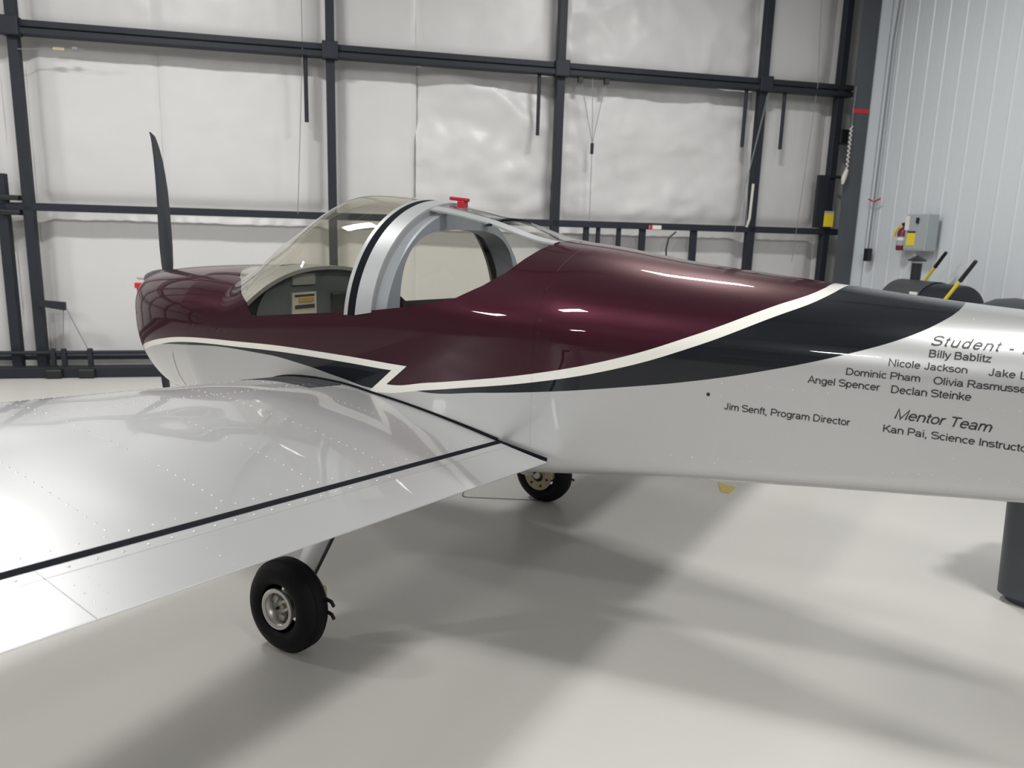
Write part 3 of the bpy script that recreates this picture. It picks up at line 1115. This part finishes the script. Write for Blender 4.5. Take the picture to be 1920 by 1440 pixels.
def wing(sgn):
    xs = list(-.6 + 1.24 * (1 - np.cos(np.linspace(0, PI * .5, 46))) ** 1.15)
    xs[-1] = .640
    ys = list(np.linspace(WR, WT, 150))
    rows = []
    for ya in ys:
        up = [(x, sgn * ya, zu(x) + dih(ya) + pillow(x, ya)) for x in xs[::-1]]
        lo = [(x, sgn * ya, zlw(x) + dih(ya)) for x in xs[1:]]
        rows.append(up + lo)
    mb = MB().grid(rows, True)
    n = len(rows[0])
    mb.f.append(tuple(range(n))); mb.f.append(tuple(len(mb.v) - n + k for k in range(n))[::-1])
    wg = mb.build('wing', 'silver', AC, smooth=.9)
    # gap seal
    gp = MB()
    for z_, dz in ((.826, 0), (.795, 0)):
        pass
    gp.grid([[(x, sgn * ya, z_ + dih(ya)) for x, z_ in ((.6402, .8335), (.652, .8320), (.6665, .8290), (.6665, .796), (.6402, .796))] for ya in (WR, WT - .02)], True)
    gp.build('gap_seal', 'seal', AC)
    # flaperon: two spans split by a chordwise joint
    for y0, y1 in ((.585, 2.2035), (2.2047, WT - .01)):
        rows = []
        for ya in np.linspace(y0, y1, 30):
            ins = max(0, .585 + .0 - ya)
            rows.append([(x, sgn * ya, z_ + dih(ya)) for x, z_ in
                         ((.6640, .8255), (.668, .8305), (.702, .8248), (.7021, .8240), (.78, .8092), (.86, .7945), (.8615, .7925), (.8600, .7905), (.75, .786), (.668, .795), (.6640, .805))])
        mb = MB().grid(rows, True)
        n = len(rows[0])
        mb.f.append(tuple(range(n))); mb.f.append(tuple(len(mb.v) - n + k for k in range(n))[::-1])
        fo = mb.build('flaperon', 'silver', AC, smooth=.25)
        rv = MB()
        yy = y0 + .04
        while yy < y1 - .01:
            if yy > 1.2: rivet(rv, (.684, sgn * yy, .8282 + dih(yy)), .0036)
            yy += .0545
        if y0 > 2:
            pass
        else:
            for k in range(5):
                x = .715 + k * .032
                rivet(rv, (x, sgn * (2.178 + .0 * k), .8225 - (x - .702) * .186 + dih(2.18)), .0035)
            for k in range(4):
                x = .735 + k * .032
                rivet(rv, (x, sgn * 2.145, .8225 - (x - .702) * .186 + dih(2.145)), .0035)
            for k in range(4):
                x = .715 + k * .04
                rivet(rv, (x, sgn * (1.90 - .0 * k), .8225 - (x - .702) * .186 + dih(1.90)), .0035)
        tag(rv.build('rivets', 'silver', fo, smooth=1), kind='stuff')
    # wing rivets
    rv = MB()

    def put(x, ya):
        rivet(rv, (x, sgn * ya, zu(x) + dih(ya) + pillow(x, ya) - .0002), .0034)
    ya = .62
    while ya < WT - .05:
        put(.612, ya); ya += .0545
    for xr, st in ((-.435, .035), (-.17, .030)):
        ya = .62
        while ya < 3.2:
            put(xr, ya); ya += st
    r = 0
    ribs = [.60, .80] + [RIB0 + RIBS * k for k in range(1, 9)]
    for ya in ribs:
        x = -.40
        while x < .60:
            put(x, ya); x += .034
    tag(rv.build('rivets', 'silver', wg, smooth=1), kind='stuff')
    # walkway grip strips on the root
    for k in range(4):
        y0 = .588 + .046 * k
        rows = []
        for i in range(20):
            x = -.555 + (.445 + .0 * k) * i / 19
            rows.append([(x, sgn * (y0 + e), zu(x) + dih(y0 + e) + o_) for e, o_ in ((0, -.001), (0, .0022), (.040, .0022), (.040, -.001))])
        MB().grid(rows).build('walkway_strip', 'grip', wg, smooth=.5)
    # root seal between wing and fuselage
    rows = []
    for i in range(40):
        x = -.55 + (1.19) * i / 39
        rows.append([(x, sgn * (.562 + e), zu(x) + dih(.56) + o_) for e, o_ in ((0, -.01), (0, .008), (.011, .005), (.011, -.01))])
    MB().grid(rows).build('root_seal', 'seal', AC, smooth=.5)
    rows = []  # black strip painted in for the shadow between flaperon root and fuselage
    for i in range(12):
        x = .64 + .20 * i / 11
        zz = .8345 - (x - .64) * .18
        yy = halfw(x, .80)
        wd = .020 * (1 - i / 11) + .004
        rows.append([(x, sgn * (yy - .002 + e), zz + o_) for e, o_ in ((0, -.012), (0, .002), (wd, .0), (wd, -.012))])
    MB().grid(rows).build('flaperon_root_shade', 'seal', AC, smooth=.5)
    return wg


def rivet(mb, p, r, nrm=(0, 0, 1), seg=6):
    nrm = Vector(nrm)
    u = nrm.orthogonal().normalized(); w = nrm.cross(u)
    p = Vector(p)
    vs = []
    for rr, h in ((1.0, 0.0), (.62, .42)):
        for k in range(seg):
            a = 2 * PI * k / seg
            vs.append(p + (u * math.cos(a) + w * math.sin(a)) * r * rr + nrm * (r * h))
    vs.append(p + nrm * r * .52)
    fs = []
    for k in range(seg):
        k2 = (k + 1) % seg
        fs.append((k, k2, seg + k2, seg + k)); fs.append((seg + k, seg + k2, 2 * seg))
    mb.add(vs, fs)


wing(-1)
wing(1)

# fuselage rivets (port and starboard)
for sk, x0, x1 in ((tails[0], .775, 1.398), (tails[1], 1.402, 2.068), (tails[2], 2.072, 3.3)):
    rv = MB()

    def side(x, z):
        for sg in (-1, 1):
            y = halfw(x, z)
            y2 = halfw(x, z + .01); dy = (y2 - y) / .01
            rivet(rv, (x, sg * (y - .0003), z), .0026, Vector((.15, sg, -sg * sg * dy)).normalized())
    x = x0 + .02
    while x < x1:
        if x > 1.47: side(x, 1.130)
        if x > 1.25: side(x, .868 + (x - 1.3) * .058)
        x += .034
    z = .84 + (x0 - .77) * .03
    w_, zb_, zl_, zt_ = par(x0 + .012)
    while z < zt_ - .02:
        side(x0 + .010, z); z += .045
    tag(rv.build('rivets', 'paint', sk, smooth=1), kind='stuff')
MB().lathe([(0, .006), (.002, .006), (.002, 0)], (1.374, -halfw(1.374, 1.09) + .0005, 1.09), (0.14, -1, 0), 12).build('static_port', 'black', tails[0])


# lettering on the flank: plain sans-serif glyphs drawn as strokes, cap height 1
def _arc(cx, cy, rx, ry, a0, a1, n=10):
    return [(cx + rx * math.cos(math.radians(a0 + (a1 - a0) * i / n)), cy + ry * math.sin(math.radians(a0 + (a1 - a0) * i / n))) for i in range(n + 1)]


def _s(w, t, b):
    """S shape of width w, top t"""
    m = t / 2 + .03
    return _arc(w / 2, (t - b + m) / 2 + .0, w / 2 - b, (t - b - m) / 2, 25, 270, 14) + _arc(w / 2, (m + b) / 2, w / 2 - b * .7, (m - b) / 2, 90, -155, 14)


_B = .06
_O = lambda cx, cy, rx, ry: _arc(cx, cy, rx, ry, 0, 360, 22)
_bowl = lambda cx: _O(cx, .365, .255, .315)
_arch = lambda x0, w: [(x0, .0), (x0, .42)] + _arc(x0 - w / 2, .42, w / 2, .255, 0, 180, 10)
GL = {
    'A': (.90, [[(.04, 0), (.45, 1), (.86, 0)], [(.19, .34), (.71, .34)]]),
    'B': (.90, [[(.12, 0), (.12, 1)], [(.12, .94), (.48, .94)] + _arc(.48, .74, .23, .20, 90, -90) + [(.12, .54)], [(.48, .54)] + _arc(.52, .30, .25, .24, 90, -90) + [(.12, .06)]]),
    'D': (.97, [[(.12, 0), (.12, 1)], [(.12, .94), (.40, .94)] + _arc(.42, .50, .42, .44, 90, -90, 16) + [(.12, .06)]]),
    'I': (.30, [[(.15, 0), (.15, 1)]]),
    'J': (.68, [[(.52, 1), (.52, .30)] + _arc(.30, .29, .22, .23, 0, -170, 12)]),
    'K': (.90, [[(.12, 0), (.12, 1)], [(.80, 1), (.14, .36)], [(.36, .57), (.84, 0)]]),
    'L': (.74, [[(.12, 1), (.12, 0)], [(.08, .06), (.70, .06)]]),
    'M': (1.12, [[(.12, 0), (.12, 1), (.56, .04), (1.0, 1), (1.0, 0)]]),
    'N': (.98, [[(.12, 0), (.12, 1), (.85, 0), (.85, 1)]]),
    'O': (1.06, [_O(.53, .5, .45, .45)]),
    'P': (.88, [[(.12, 0), (.12, 1)], [(.12, .94), (.50, .94)] + _arc(.52, .69, .27, .25, 90, -90) + [(.12, .44)]]),
    'R': (.96, [[(.12, 0), (.12, 1)], [(.12, .94), (.52, .94)] + _arc(.55, .71, .26, .23, 90, -90) + [(.12, .48)], [(.50, .48), (.90, 0)]]),
    'S': (.88, [_s(.86, 1.0, _B)]),
    'T': (.82, [[(.02, .94), (.80, .94)], [(.41, 0), (.41, .97)]]),
    'a': (.74, [_arc(.33, .47, .24, .20, 160, 0, 10) + [(.57, .14), (.63, 0)], _O(.32, .215, .25, .165)]),
    'b': (.74, [[(.11, 0), (.11, 1)], _bowl(.37)]),
    'c': (.66, [_arc(.37, .365, .275, .315, 42, 318, 18)]),
    'd': (.74, [[(.63, 0), (.63, 1)], _bowl(.37)]),
    'e': (.74, [[(.10, .385), (.64, .385)] + _arc(.37, .365, .275, .315, 4, 322, 20)]),
    'f': (.37, [[(.17, 0), (.17, .78)] + _arc(.33, .80, .16, .15, 180, 80, 6), [(.01, .68), (.36, .68)]]),
    'g': (.74, [[(.63, .72), (.63, -.02)] + _arc(.37, -.03, .26, .20, 0, -160, 10), _bowl(.37)]),
    'h': (.74, [[(.11, 0), (.11, 1)], _arch(.62, .51)]),
    'i': (.29, [[(.145, 0), (.145, .72)], [(.145, .87), (.145, 1.0)]]),
    'k': (.66, [[(.11, 0), (.11, 1)], [(.58, .72), (.12, .26)], [(.28, .43), (.63, 0)]]),
    'l': (.29, [[(.145, 0), (.145, 1)]]),
    'm': (1.10, [[(.11, 0), (.11, .72)], _arch(.55, .44), _arch(.99, .44)]),
    'n': (.74, [[(.11, 0), (.11, .72)], _arch(.62, .51)]),
    'o': (.74, [_O(.37, .365, .285, .315)]),
    'p': (.74, [[(.11, -.28), (.11, .72)], _bowl(.37)]),
    'r': (.44, [[(.11, 0), (.11, .72)], _arc(.36, .42, .25, .25, 180, 78, 8)]),
    's': (.66, [_s(.62, .73, .055)]),
    't': (.37, [[(.17, .93), (.17, .17)] + _arc(.30, .18, .13, .125, 180, 285, 6), [(.01, .68), (.35, .68)]]),
    'u': (.74, [[(.63, .72), (.63, 0)], [(.12, .72), (.12, .30)] + _arc(.375, .30, .255, .25, 180, 360, 10)]),
    'v': (.64, [[(.03, .72), (.32, .03), (.61, .72)]]),
    'y': (.64, [[(.03, .72), (.33, .02)], [(.61, .72), (.30, -.08), (.20, -.22), (.06, -.23)]]),
    'z': (.64, [[(.06, .665), (.56, .665), (.05, .06), (.60, .06)]]),
    ',': (.34, [[(.16, .12), (.16, .0), (.09, -.17)]]),
    '-': (.44, [[(.05, .33), (.39, .33)]]),
    ' ': (.37, []),
}


def lettering(txt, x0, z0, x1, z1, cap, italic=0.0, track=0.0, weight=.15, parent=None):
    """one line of vinyl letters; baseline runs from (x0, z0) to (x1, z1) on the port flank"""
    polys, pen = [], 0.0
    for chh in txt:
        adv, strokes = GL[chh]
        for st in strokes:
            polys.append([(pen + px, py) for px, py in st])
        pen += adv + track
    width = pen - track
    sc = (x1 - x0) / width
    mb = MB()
    for pl_ in polys:
        # fine steps so that letters follow the curved skin
        n = len(pl_)
        closed = math.dist(pl_[0], pl_[-1]) < 1e-6
        vs = []
        for i, (px, py) in enumerate(pl_):
            a = pl_[i - 1] if i > 0 else (pl_[-2] if closed else None)
            b = pl_[i + 1] if i < n - 1 else (pl_[1] if closed else None)
            ds = []
            if a: ds.append(Vector((px - a[0], py - a[1])).normalized())
            if b: ds.append(Vector((b[0] - px, b[1] - py)).normalized())
            d = ds[0] if len(ds) == 1 else (ds[0] + ds[1])
            if d.length < 1e-4: d = ds[0]
            d.normalize()
            k = 1.0
            if len(ds) == 2:
                k = 1 / max(.5, abs(d.dot(ds[0])))
            s_ = Vector((-d.y, d.x)) * weight / 2 * k
            for e in (-1, 1):
                gx, gy = px + s_.x * e, py + s_.y * e
                x = x0 + (gx + italic * gy) * sc
                z = z0 + (z1 - z0) * (x - x0) / (x1 - x0) + gy * cap
                vs.append((x, -halfw(x, z) - .0012, z))
        mb.add(vs, [(2 * i, 2 * i + 1, 2 * i + 3, 2 * i + 2) for i in range(n - 1)])
    return tag(mb.build('lettering', 'text', parent or tails[1]), kind='stuff')


lettering('Student - B', 1.981, 1.2985, 2.240, 1.2920, .0275, .35, .15, .135)
lettering('Billy Bablitz', 1.982, 1.2655, 2.141, 1.2633, .0208)
lettering('Nicole Jackson', 1.881, 1.2312, 2.087, 1.2270, .0208, 0, .03)
lettering('Jake L', 2.138, 1.2268, 2.232, 1.2236, .0212, 0, .05)
lettering('Dominic Pham', 1.770, 1.1938, 1.971, 1.1915, .0215)
lettering('Olivia Rasmussen', 2.004, 1.1889, 2.254, 1.1855, .0222)
lettering('Angel Spencer', 1.667, 1.1588, 1.868, 1.1535, .0222)
lettering('Declan Steinke', 1.897, 1.1511, 2.106, 1.1490, .0232)
lettering('Jim Senft, Program Director', 1.426, 1.0461, 1.799, 1.0363, .0225, 0, 0, .15)
lettering('Mentor Team', 1.914, 1.0742, 2.166, 1.0628, .0305, .25, 0, .14)
lettering('Kan Pai, Science Instructor', 1.889, 1.0299, 2.272, 1.0146, .0225)

# ---- tail surfaces (outside the picture, they cast their shadow)
def slab(pts, thick, name, axis):
    n = len(pts)
    mb = MB()
    a = [Vector(p) + Vector(axis) * thick / 2 for p in pts]
    b = [Vector(p) - Vector(axis) * thick / 2 for p in pts]
    mb.add(a + b, [tuple(range(n)), tuple(range(2 * n - 1, n - 1, -1))] + [(i, i + n, (i + 1) % n + n, (i + 1) % n) for i in range(n)])
    return mb.build(name, 'silver', AC, bevel=.015)


slab([(2.75, 0, 1.34), (3.35, 0, 2.35), (3.75, 0, 2.35), (3.80, 0, 1.10), (3.40, 0, 1.10)], .06, 'fin', (0, 1, 0))
slab([(3.05, -1.3, 1.17), (3.05, 1.3, 1.17), (3.75, 1.3, 1.17), (3.75, -1.3, 1.17)], .05, 'stabilator', (0, 0, 1))

# ---- undercarriage
def gear(sgn):
    R_, ry = .180, .064
    cxw, cyw = -.005, sgn * 1.0
    ax = Vector((0, sgn, 0.06)).normalized()
    c0 = Vector((cxw, cyw, R_ - .002))
    # tyre
    pr = []
    for k in range(25):
        a = PI * (-.5 + k / 24) * 1.44
        pr.append((ry * math.sin(a) * 1.0, .118 + .062 * math.cos(a) if math.cos(a) > 0 else .118 + .040 * math.cos(a)))
    tread = []
    for t_, r_ in pr:
        tread.append((t_, r_))
    ty = MB().lathe(tread, c0, ax, 56).build('tyre', 'rubber', AC, smooth=1.2)
    for g in (-.022, 0, .022):
        MB().lathe([(g - .0025, .1765), (g - .0015, .1783), (g + .0015, .1783), (g + .0025, .1765)], c0, ax, 56).build('tread_rib', 'rubber', ty, smooth=1)
    # rim
    rim = MB().lathe([(.058, .062), (.062, .070), (.060, .078), (.052, .079), (.046, .070), (.030, .062), (.018, .060), (.012, .03), (.022, .022), (.022, 0)], c0, ax, 40).build('wheel_rim', 'alloy', AC, smooth=.7)
    MB().lathe([(-.058, .062), (-.062, .070), (-.060, .078), (-.052, .079), (-.046, .070), (-.02, .06), (-.02, 0)], c0, ax, 40).build('inner_rim', 'alloy', rim, smooth=.7)
    u = Vector((1, 0, 0)); w = ax.cross(u)
    for k in range(3):
        a = 2 * PI * k / 3 + .5
        d_ = u * math.cos(a) + w * math.sin(a)
        MB().box(c0 + ax * .026 + d_ * .043, (.024, .030, .016), (d_, ax.cross(d_), ax)).build('rim_web', 'alloy', rim, bevel=.004)
        d2 = u * math.cos(a + 1.05) + w * math.sin(a + 1.05)
        MB().lathe([(0, .006), (.008, .006), (.008, 0)], c0 + ax * .016 + d2 * .043, ax, 8).build('wheel_bolt', 'black', rim)
    MB().lathe([(0, .011), (.012, .010), (.016, 0)], c0 + ax * .020, ax, 14).build('axle_nut', 'brass', rim, smooth=.6)
    # brake on the inboard side
    bd = MB().lathe([(-.075, .035), (-.075, .088), (-.070, .088), (-.070, .035)], c0, ax, 36).build('brake_disc', 'brass', AC, smooth=.6)
    for k in range(6):
        a = 2 * PI * k / 6 + .2
        d_ = u * math.cos(a) + w * math.sin(a)
        MB().lathe([(-.079, 0), (-.079, .008), (-.073, .008)], c0 + d_ * .062, ax, 8).build('disc_bolt', 'black', bd)
    MB().box(c0 - ax * .078 + Vector((.085, 0, .035)), (.045, .04, .07)).build('brake_caliper', 'brass', AC, bevel=.006)
    for dz in (.055, .005):
        MB().tube([c0 - ax * .05 + Vector((.085, 0, dz)), c0 - ax * .03 + Vector((.195, 0, dz + .0)), c0 - ax * .02 + Vector((.215, 0, dz - .008))], .007, 6).build('brake_hose', 'black', AC, smooth=1)
    # leg: tapered flat spring
    rows = []
    for k in range(13):
        t_ = k / 12
        y = .905 - .505 * t_
        z = .185 + .50 * t_ + .03 * math.sin(PI * t_)
        ch0, ch1 = -.105 - .05 * t_, -.012 - .01 * t_
        th = .011 + .004 * t_
        rows.append([(ch0, sgn * (y + th * .7), z + th * .7), ((ch0 + ch1) / 2, sgn * (y + th * 1.1), z + th * 1.1), (ch1, sgn * (y + th * .4), z + th * .4), (ch1, sgn * (y - th * .4), z - th * .4), ((ch0 + ch1) / 2, sgn * (y - th * 1.1), z - th * 1.1), (ch0, sgn * (y - th * .7), z - th * .7)])
    mb = MB().grid(rows, True)
    mb.f.append(tuple(range(6))); mb.f.append(tuple(72 + k for k in range(6))[::-1])
    lg = mb.build('gear_leg', 'silver', AC, smooth=.5)
    MB().tube([(-.008, sgn * .895, .20), (-.010, sgn * .66, .465), (-.014, sgn * .43, .68)], .006, 8).build('brake_line', 'black', lg, smooth=1)
    MB().tube([(0, sgn * .90, .186), (0, sgn * 1.0, .180)], .022, 12).build('axle', 'alloy', AC, smooth=1)


gear(-1)
gear(1)
# nose gear
MB().tube([(-1.35, 0, .66), (-1.62, 0, .30)], [.03, .024], 12).build('nose_leg', 'silver', AC, smooth=1)
for sg in (-1, 1):
    MB().tube([(-1.62, 0, .31), (-1.66, sg * .085, .27), (-1.72, sg * .085, .165)], .014, 8).build('nose_fork', 'silver', AC, smooth=1)
pr = []
for k in range(21):
    a = PI * (-.5 + k / 20) * 1.4
    pr.append((.058 * math.sin(a), .11 + .055 * math.cos(a)))
nt_ = MB().lathe(pr, (-1.72, 0, .164), (0, 1, 0), 40).build('nose_tyre', 'rubber', AC, smooth=1)
MB().lathe([(-.05, 0), (-.05, .06), (-.02, .075), (.02, .075), (.05, .06), (.05, 0)], (-1.72, 0, .164), (0, 1, 0), 28).build('nose_rim', 'alloy', AC, smooth=.6)

# pale mat under the far wheel
e1 = Vector((.378, .206, 0)).normalized(); e2 = Vector((-e1.y, e1.x, 0))
mc = Vector((-.422, .75, 0)) + e1 * .235 + e2 * .295
mt = MB()
rr_ = rounded_ring(mc.x, mc.y, .235, .28, .03, .0, math.atan2(e1.y, e1.x))
mt.add([(x, y, .0005) for x, y, z in rr_] + [(x, y, .0018) for x, y, z in rr_], [tuple(range(28, 56))] + [(i, (i + 1) % 28, (i + 1) % 28 + 28, i + 28) for i in range(28)])
mo = empty('floor_mat', (mc.x, mc.y, 0), 'thin pale mat with a dark edge lying against the right main wheel', 'mat')
keep(mt.build('sheet', 'mat'), mo)
ed = MB().grid([[(x, y, .0004) for x, y, z in rounded_ring(mc.x, mc.y, .241, .286, .034, 0, math.atan2(e1.y, e1.x))] + [], [(x, y, .0022) for x, y, z in rounded_ring(mc.x, mc.y, .241, .286, .034, 0, math.atan2(e1.y, e1.x))], [(x, y, .0022) for x, y, z in rounded_ring(mc.x, mc.y, .232, .277, .03, 0, math.atan2(e1.y, e1.x))]], True)
keep(ed.build('edging', 'dirt'), mo)

# ================================================================== CEILING LAMPS
for si, s in enumerate((-6.8, -2.23, 2.40)):
    for ni, nn in enumerate((2.15, -2.42, -7.0)):
        off = DOOR - nn
        p = W(s, off, LAMP_H)
        row = ('beside the hangar door', 'in the middle row of the ceiling', 'in the row farthest from the hangar door')[ni]
        L_ = empty('ceiling_lamp', p, 'white linear ceiling lamp hung under the liner ' + row, 'lamp', 'ceiling lamps ' + row)
        keep(MB().box(p + Vector((0, 0, .06)), (.92, .32, .07), HAX).build('housing', 'sheet', bevel=.012), L_)
        keep(MB().box(p + Vector((0, 0, .15)), (.60, .16, .05), HAX).build('driver_box', 'box', bevel=.01), L_)
        keep(MB().tube([p + Vector((0, 0, .13)), Vector((p.x, p.y, CEIL))], .008, 6).build('hanger', 'wire'), L_)
        lname = 'ceiling_lamp_%s_%s_offscreen' % (('door', 'middle', 'rear')[ni], ('left', 'centre', 'right')[si])
        ld = bpy.data.lights.new(lname, 'AREA')
        ld.shape = 'RECTANGLE'; ld.size = .88; ld.size_y = .28
        ld.energy = LAMP_POWER; ld.color = LAMP_COLOR
        lo = bpy.data.objects.new(lname, ld)
        COL.objects.link(lo)
        lo.rotation_euler = (0, 0, _a)
        lo.location = p + Vector((0, 0, .01))
        keep(lo, L_)

bpy.context.view_layer.update()
